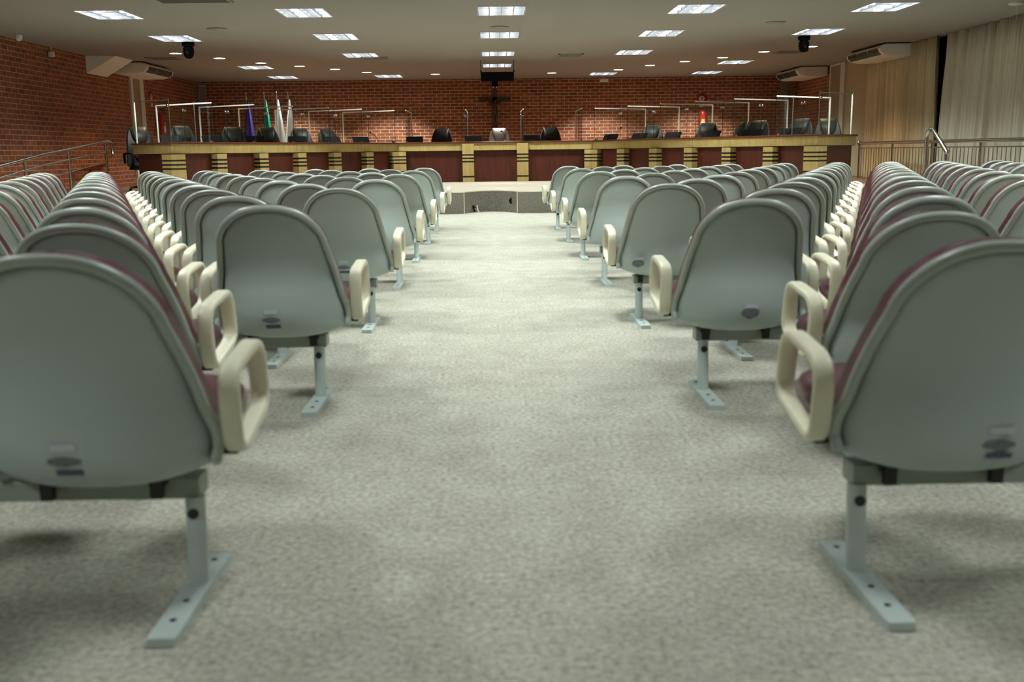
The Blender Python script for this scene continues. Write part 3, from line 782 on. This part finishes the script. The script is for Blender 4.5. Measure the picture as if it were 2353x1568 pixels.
# ------------------------------------------------------------------ ceiling fittings
def ptz(x, y, label):
    t = empty('ceiling_camera', (x, y, H))
    b = MB(); b.lathe([(.105, 0), (.11, -.03), (.105, -.07), (.06, -.075)], 'black_plastic', 24); b.build('mount', t)
    b = MB(); b.lathe([(.07, -.07), (.092, -.11), (.095, -.17), (.082, -.235), (.05, -.275), (.001, -.285)], 'black_plastic', 24); b.build('camera_head', t)
    b = MB(); b.lathe([(.001, 0), (.03, 0), (.028, .02), (.001, .02)], 'screen', 16, Matrix.Translation((0, -.085, -.19)) @ Matrix.Rotation(PI / 2, 4, 'X')); b.build('lens', t)
    tag(t, label, 'camera', 'black ceiling cameras')
ptz(-5.38, 18.62, 'black domed ceiling camera hanging below a louvred light on left'); ptz(5.735, 18.70, 'black domed ceiling camera hanging below a louvred light on right')
for x, y, lab in ((-4.35, 16.71, 'round flush ceiling speaker left of the middle light column'), (.174, 16.87, 'round flush ceiling speaker between the middle louvred lights'), (4.63, 16.62, 'round flush ceiling speaker right of the middle light column')):
    t = empty('ceiling_speaker', (x, y, H))
    b = MB(); b.lathe([(.13, 0), (.155, 0), (.16, -.006), (.155, -.014), (.13, -.01)], 'vent', 32); b.build('ring', t)
    b = MB(); b.lathe([(.132, -.004), (.132, -.010), (.001, -.012)], 'vent', 32); b.build('grille', t)
    tag(t, lab, 'ceiling speaker', 'round ceiling speakers')
def vent(x, y, w, d, lab):
    t = empty('ceiling_vent', (x, y, H)); b = MB()
    for x0, x1, y0, y1 in ((-w / 2, w / 2, -d / 2, -d / 2 + .03), (-w / 2, w / 2, d / 2 - .03, d / 2), (-w / 2, -w / 2 + .03, -d / 2, d / 2), (w / 2 - .03, w / 2, -d / 2, d / 2)): b.box(x0, x1, y0, y1, -.018, 0, 'vent')
    b.build('frame', t)
    b = MB(); b.box(-w / 2 + .03, w / 2 - .03, -d / 2 + .03, d / 2 - .03, -.004, 0, 'vent_dark')
    for k in range(9):
        yy = -d / 2 + .05 + (d - .1) * k / 8; b.box(-w / 2 + .03, w / 2 - .03, yy - .006, yy + .006, -.014, -.003, 'vent')
    b.build('slats', t); tag(t, lab, 'ceiling vent', 'ceiling vents')
vent(-6.75, 21.55, .62, .5, 'rectangular ceiling vent beside the left air conditioner'); vent(-2.42, 21.95, .55, .5, 'rectangular ceiling vent tucked behind a left inner louvred light')
vent(1.72, 21.77, .52, .5, 'rectangular ceiling vent right of the hanging display'); vent(6.36, 21.63, .6, .5, 'rectangular ceiling vent behind the right ceiling camera')
vent(-3.84, 13.55, .95, .6, 'large dark ceiling vent cut by the top edge of the picture')
t = empty('motion_sensor', (-7.78, 17.3, H)); b = MB(); b.lathe([(.06, 0), (.06, -.04), (.04, -.085), (.001, -.10)], 'off_white', 20); b.build('housing', t); tag(t, 'small white sensor dome in the ceiling corner over left brick wall', 'sensor')
t = empty('wall_camera', (XL, 19.1, 2.93)); b = MB(); b.box(0.02, .10, -.05, .05, -.11, -.02, 'off_white'); b.build('housing', t, bevel=.006)
b = MB(); b.tube([(.06, 0, -.03), (.06, 0, .07)], .01, 'off_white', 8); b.build('stem', t); tag(t, 'small white box camera on left brick wall below ceiling', 'camera')
t = empty('smoke_detector', (7.53, 14.7, H)); b = MB(); b.lathe([(.10, 0), (.10, -.02), (.08, -.03), (.001, -.03)], 'off_white', 24); b.build('disc', t)
b = MB(); b.tube([(.02, 0, -.03), (.03, .0, -.20)], .006, 'off_white', 6); b.build('pull_cord', t); tag(t, 'flat ceiling disc with a hanging cord at the top right corner', 'ceiling disc')

# air conditioners under the ceiling
def ac(x_wall, x_front, y0, y1, lab, flipx):
    t = empty('air_conditioner', ((x_wall + x_front) / 2, (y0 + y1) / 2, H))
    D = abs(x_wall - x_front) / 2; Ln = (y1 - y0) / 2; s = flipx      # front faces s along x
    prof = [(-D, -.02), (-D, -.235), (-D + .06, -.25), (D * .35, -.25), (D * .75, -.225), (D * .95, -.165), (D, -.10), (D - .03, -.055), (D - .12, -.02)]
    n = len(prof); b = MB()
    A = [(s * x, -Ln, z) for x, z in prof]; B = [(s * x, Ln, z) for x, z in prof]
    b.add(A + B, [tuple(range(n)), tuple(range(2 * n - 1, n - 1, -1))] + [(k, k + n, (k + 1) % n + n, (k + 1) % n) for k in range(n)], 'ac_white')
    b.build('casing', t, bevel=.012, seg=2)
    ng = 3
    for k in range(ng):
        ya = -Ln + .08 + (2 * Ln - .16) * k / ng + .02; yb = -Ln + .08 + (2 * Ln - .16) * (k + 1) / ng - .02
        p = [(D * .99 + .006, -.10), (D * .965, -.165), (D * .80, -.218)]
        b = MB(); vs = [(s * (x + .004), yy, z - .004) for yy in (ya, yb) for x, z in p]
        b.add(vs, [(0, 1, 4, 3), (1, 2, 5, 4)], 'ac_dark')
        for q in (.5,):
            x = p[0][0] + (p[2][0] - p[0][0]) * q; z = p[0][1] + (p[2][1] - p[0][1]) * q
            b.box(min(s * x, s * (x + .02)), max(s * x, s * (x + .02)), ya, yb, z - .012, z - .006, 'ac_white')
        b.build('outlet_grille', t)
    b = MB(); b.box(-D * .7, D * .6, -Ln + .03, -Ln + .10, -.02, 0, 'black_metal'); b.box(-D * .7, D * .6, Ln - .10, Ln - .03, -.02, 0, 'black_metal'); b.build('mounting_rail', t)
    tag(t, lab, 'air conditioner', 'ceiling air conditioners')
ac(8.36, 7.60, 19.93, 21.79, 'white ceiling air conditioner before the sand curtain on right', -1)
ac(8.38, 7.60, 25.28, 27.1, 'white ceiling air conditioner over the dark brick at far right', -1)
ac(-8.06, -7.30, 22.15, 23.95, 'white ceiling air conditioner on left above the pale door', 1)
b = MB(); b.add([(XL, 20.82, H), (-7.52, 20.95, H), (XL, 20.82, 2.66), (XL, 21.9, H), (-7.52, 21.95, H), (XL, 21.9, 2.66)], [(0, 1, 2), (3, 5, 4), (1, 4, 5, 2), (0, 2, 5, 3), (0, 3, 4, 1)], 'ac_white')
struct(b.build('trim_3'))

# doors with pale frames
def door(name, xw, y0, y1, zt, s, near, far):
    t = empty(name, (xw, (y0 + y1) / 2, SZ)); t['kind'] = 'structure'; hy = (y1 - y0) / 2; h = zt - SZ
    b = MB(); b.box(min(0, s * .05), max(0, s * .05), -hy, -hy + near, 0, h, 'off_white'); b.box(min(0, s * .05), max(0, s * .05), hy - far, hy, 0, h, 'off_white')
    b.box(min(0, s * .05), max(0, s * .05), -hy, hy, h, h + .05, 'off_white'); b.build('door_frame', t)
    b = MB(); b.box(min(0, s * .03), max(0, s * .03), -hy + near, hy - far, 0, h, 'door'); b.build('door_leaf', t)
door('door_1', XL, 23.15, 24.0, 2.74, 1, .15, .25); door('door_2', XR, 24.0, 25.05, 2.94, -1, .28, .08)

# ------------------------------------------------------------------ curtains and the dark window behind their gap
b = MB(); b.box(XR + .005, XR + .02, 15.0, 19.6, .2, 2.95, 'window_dark'); struct(b.build('window_1'))
def curtain(y0, y1, m, label, edge):
    b = MB(); rows = []; N = int((y1 - y0) / .012); ph = random.random() * 6
    zs = [0.02, .5, 1.0, 1.5, 2.0, 2.5, 2.995]
    for z in zs:
        row = []
        for k in range(N + 1):
            y = y0 + (y1 - y0) * k / N
            pinch = edge * (z - 1.5) * .05 if edge else 0
            yy = y + (pinch * (1 - (k / N if edge > 0 else 1 - k / N)) if edge else 0)
            q = y + .05 * math.sin(y * 4.3 + ph) + .012 * math.sin(z * 1.7 + 3 * y); d = .040 * math.sin(q * 17) + .034 * math.sin(q * 39 + ph) * (.6 + .4 * math.sin(y * 5.7)) + .010 * math.sin(q * 91)
            row.append((XR - .12 + d, yy, z))
        rows.append(row)
    b.grid(rows, m, True, False); o = b.build('curtain'); so = o.modifiers.new('s', 'SOLIDIFY'); so.thickness = .003
    tag(o, label, 'curtain', 'pleated curtains')
curtain(18.73, 22.36, 'curtain', 'sand pleated curtain between the pale wall and the dark gap', 1)
curtain(10.5, 18.64, 'curtain_grey', 'greyish pleated curtain at the right edge of the picture', -1)

# ------------------------------------------------------------------ railings
t = empty('guard_rail', (7.75, 17.5, 0)); ra, rb = 12.0, 21.15
b = MB(); b.tube([(0, ra - 17.5, 1.085), (0, rb - 17.5, 1.085)], .030, 'steel', 12)
b.lathe([(.001, -.01), (.05, -.01), (.05, .01), (.001, .01)], 'steel', 14, Matrix.Translation((0, rb - 17.5, 1.085)) @ Matrix.Rotation(PI / 2, 4, 'X')); b.build('top_rail', t)
b = MB(); b.tube([(0, ra - 17.5, .985), (0, rb - 17.5, .985)], .011, 'steel', 8); b.build('lower_rail', t)
k = 0; y = rb
while y > ra:
    post = k % 13 == 0; zb = SZ if y > RIS else 0
    b = MB(); b.tube([(0, y - 17.5, zb), (0, y - 17.5, 1.07 if post else .985)], .024 if post else .0075, 'steel', 8); b.build('post' if post else 'baluster', t)
    y -= .135; k += 1
tag(t, 'steel guard rail with thin balusters along the curtains', 'railing')
t = empty('stair_handrail', (6.4, 14.7, 0))
b = MB(); b.tube([(0, .06, .0), (0, .07, 1.12), (0, .05, 1.20), (0, -.02, 1.245), (0, -.12, 1.235), (0, -.40, 1.06), (0, -.62, .915)], .030, 'steel', 12); b.build('rail', t)
b = MB(); b.tube([(0, -.60, 0), (0, -.60, .92)], .024, 'steel', 10); b.build('post', t)
b = MB(); b.lathe([(.001, 0), (.034, 0), (.03, .02), (.001, .02)], 'chrome', 14, Matrix.Translation((0, -.62, .915)) @ Matrix.Rotation(math.radians(60), 4, 'X')); b.build('end_cap', t)
tag(t, 'bent steel stair handrail sloping toward the camera on right', 'handrail')
t = empty('ramp_railing', (-7.0, 16.5, 0))
def rl(D): return D - 16.5
b = MB(); b.tube([(0, rl(13.0), .715), (0, rl(14.6), .895), (0, rl(16.0), 1.05), (0, rl(18.70), 1.285), (0, rl(18.85), 1.28), (0, rl(18.93), 1.22), (0, rl(18.93), 1.06), (0, rl(18.90), 1.035)], .026, 'steel', 12); b.build('top_rail', t)
b = MB(); b.tube([(0, rl(13.0), .56), (0, rl(14.6), .735), (0, rl(16.0), .89), (0, rl(18.55), 1.085)], .016, 'steel', 10); b.build('middle_rail', t)
b = MB(); b.tube([(0, rl(13.0), .37), (0, rl(16.0), .68), (0, rl(18.55), .90)], .012, 'steel', 10); b.build('lower_rail', t)
for D, zt in ((13.2, .73), (15.35, .98), (16.95, 1.13), (18.6, 1.28)):
    z0 = 0 if D < 14.5 else SZ * min(1, (D - 14.5) / 3.7)
    b = MB(); b.tube([(0, rl(D), z0), (0, rl(D), zt)], .024, 'steel', 10); b.build('post', t)
b = MB(); b.add([(.012, rl(16.98), .20), (.012, rl(18.57), .34), (.012, rl(18.57), .89), (.012, rl(16.98), .76), (.020, rl(16.98), .20), (.020, rl(18.57), .34), (.020, rl(18.57), .89), (.020, rl(16.98), .76)],
    [(0, 1, 2, 3), (7, 6, 5, 4), (0, 4, 5, 1), (3, 2, 6, 7), (0, 3, 7, 4), (1, 5, 6, 2)], 'acrylic_tan'); b.build('infill_panel', t)
tag(t, 'steel ramp railing rising along the left brick wall', 'railing')

# ------------------------------------------------------------------ wall speakers, extinguishers, signs
def speaker(x, y, zc, h, rz, lab):
    t = empty('wall_speaker', (x, y, zc)); t.rotation_euler = (0, 0, rz)
    b = MB(); b.box(-.105, .105, -.09, .09, -h / 2, h / 2, 'speaker'); b.build('cabinet', t, bevel=.01)
    b = MB(); b.box(-.09, .09, -.098, -.088, -h / 2 + .03, h / 2 - .06, 'speaker_cloth'); b.build('grille', t)
    tag(t, lab, 'speaker', 'column wall speakers')
speaker(-7.54, 27.0, 2.476, .70, .35, 'grey column speaker at the far left corner near the flags'); speaker(8.05, 27.8, 2.50, .64, -.3, 'grey column speaker at the far right corner below the air conditioner')
def extinguisher(x, y, z, rz, lab):
    t = empty('fire_extinguisher', (x, y, z)); t.rotation_euler = (0, 0, rz)     # wall is at local +y
    b = MB(); b.lathe([(.001, 0), (.085, 0), (.095, .02), (.095, .50), (.08, .57), (.04, .61), (.03, .64), (.001, .64)], 'red', 24); b.build('cylinder', t)
    b = MB(); b.tube([(0, 0, .63), (0, 0, .68)], .022, 'chrome', 10); b.tube([(0, .02, .69), (0, -.10, .70)], .012, 'black_metal', 8); b.tube([(0, .02, .665), (0, -.09, .655)], .009, 'black_metal', 8); b.build('valve', t)
    b = MB(); b.tube(sm([(.02, -.02, .67), (.09, -.05, .60), (.115, -.05, .40), (.105, -.06, .16)], 5), .014, 'hose', 8); b.tube([(.105, -.06, .16), (.10, -.06, .02)], [.014, .03], 'hose', 10); b.build('hose', t)
    b = MB(); rs = []
    for zz in (.16, .30): rs.append([(.0965 * math.sin(a), -.0965 * math.cos(a), zz) for a in [math.radians(-40 + 8 * k) for k in range(11)]])
    b.grid(rs, 'label_white', True, False)
    rs = []
    for zz in (.32, .37): rs.append([(.0965 * math.sin(a), -.0965 * math.cos(a), zz) for a in [math.radians(-30 + 6 * k) for k in range(11)]])
    b.grid(rs, 'yellow', True, False); b.build('paper_label', t)
    b = MB(); b.box(-.03, .03, .05, .12, .52, .58, 'black_metal'); b.build('wall_bracket', t)
    tag(t, lab, 'fire extinguisher', 'wall fire extinguishers')
extinguisher(XL + .12, 24.87, 1.42, PI / 2, 'red fire extinguisher on left brick wall behind the glass')
extinguisher(5.94, YF - .12, 1.46, 0, 'red fire extinguisher on back brick wall at right')
def sign(x, y, z, rz, lab):
    t = empty('extinguisher_sign', (x, y, z)); t.rotation_euler = (0, 0, rz)
    b = MB(); b.lathe([(.001, 0), (.14, 0), (.14, .012), (.001, .012)], 'sign_red', 28, Matrix.Rotation(PI / 2, 4, 'X')); b.build('disc', t)
    b = MB(); T = Matrix.Translation((0, -.0125, 0))
    b.lathe([(.001, 0), (.075, 0), (.075, .002), (.001, .002)], 'sign_white', 20, T @ Matrix.Rotation(PI / 2, 4, 'X'))
    b.box(-.022, .022, -.018, -.014, -.05, .03, 'sign_red', None); b.box(-.03, .012, -.018, -.014, .03, .045, 'sign_red'); b.box(-.06, .06, -.013, -.003, -.24, -.15, 'sign_white'); b.build('symbol', t)
    tag(t, lab, 'sign', 'red extinguisher signs')
sign(5.93, YF - .002, 2.40, 0, 'round red sign with white symbol on back wall above extinguisher'); sign(XL + .002, 24.6, 2.40, PI / 2, 'round red sign on left brick wall above extinguisher, seen edge on')

# cable outlets in the recessed riser
t = empty('cable_opening', (.325, 16.925, .20)); b = MB()
b.prism([(-.04, -.03), (.0, -.065), (.03, -.05), (.045, -.075), (.04, .0), (.02, .045), (-.02, .035), (-.045, .0)], 0, .012, 'black', Matrix.Rotation(PI / 2, 4, 'X')); o = b.build('hole', t); o.rotation_euler = (0, 0, .75)
tag(t, 'ragged black cable hole in the recessed stage front', 'cable hole')
t = empty('cable_connector', (-.29, 16.93, .0)); b = MB(); b.tube(sm([(0, .06, .11), (-.02, .03, .10), (.0, .0, .05), (.01, -.02, .012)], 4), .012, 'black_plastic', 8); b.tube([(-.06, .04, .10), (.0, .05, .09), (.03, .04, .08)], .008, 'black_plastic', 8); b.build('black_cable', t)
b = MB(); b.tube(sm([(.05, .05, .12), (.05, .02, .07), (.07, -.02, .02), (.09, -.03, .012)], 4), .011, 'sign_white', 8); b.build('white_plug', t)
tag(t, 'black and white cable ends at foot of recessed stage front', 'cable')

# ------------------------------------------------------------------ world and view
w = bpy.data.worlds.new('world'); bpy.context.scene.world = w; w.use_nodes = True
w.node_tree.nodes['Background'].inputs[0].default_value = (.5, .55, .6, 1); w.node_tree.nodes['Background'].inputs[1].default_value = .02
sc = bpy.context.scene
vs = sc.view_settings; sc.display_settings.display_device = 'sRGB'; vs.view_transform = 'Standard'; vs.look = 'None'; vs.exposure = .18; vs.gamma = 1; vs.use_curve_mapping = False
cy = sc.cycles; cy.use_denoising = True; cy.max_bounces = 6; cy.diffuse_bounces = 3; cy.glossy_bounces = 4; cy.transparent_max_bounces = 24; cy.transmission_bounces = 6
cy.sample_clamp_indirect = 6; cy.use_adaptive_sampling = True; cy.adaptive_threshold = .03; cy.caustics_reflective = False; cy.caustics_refractive = False; cy.blur_glossy = .5
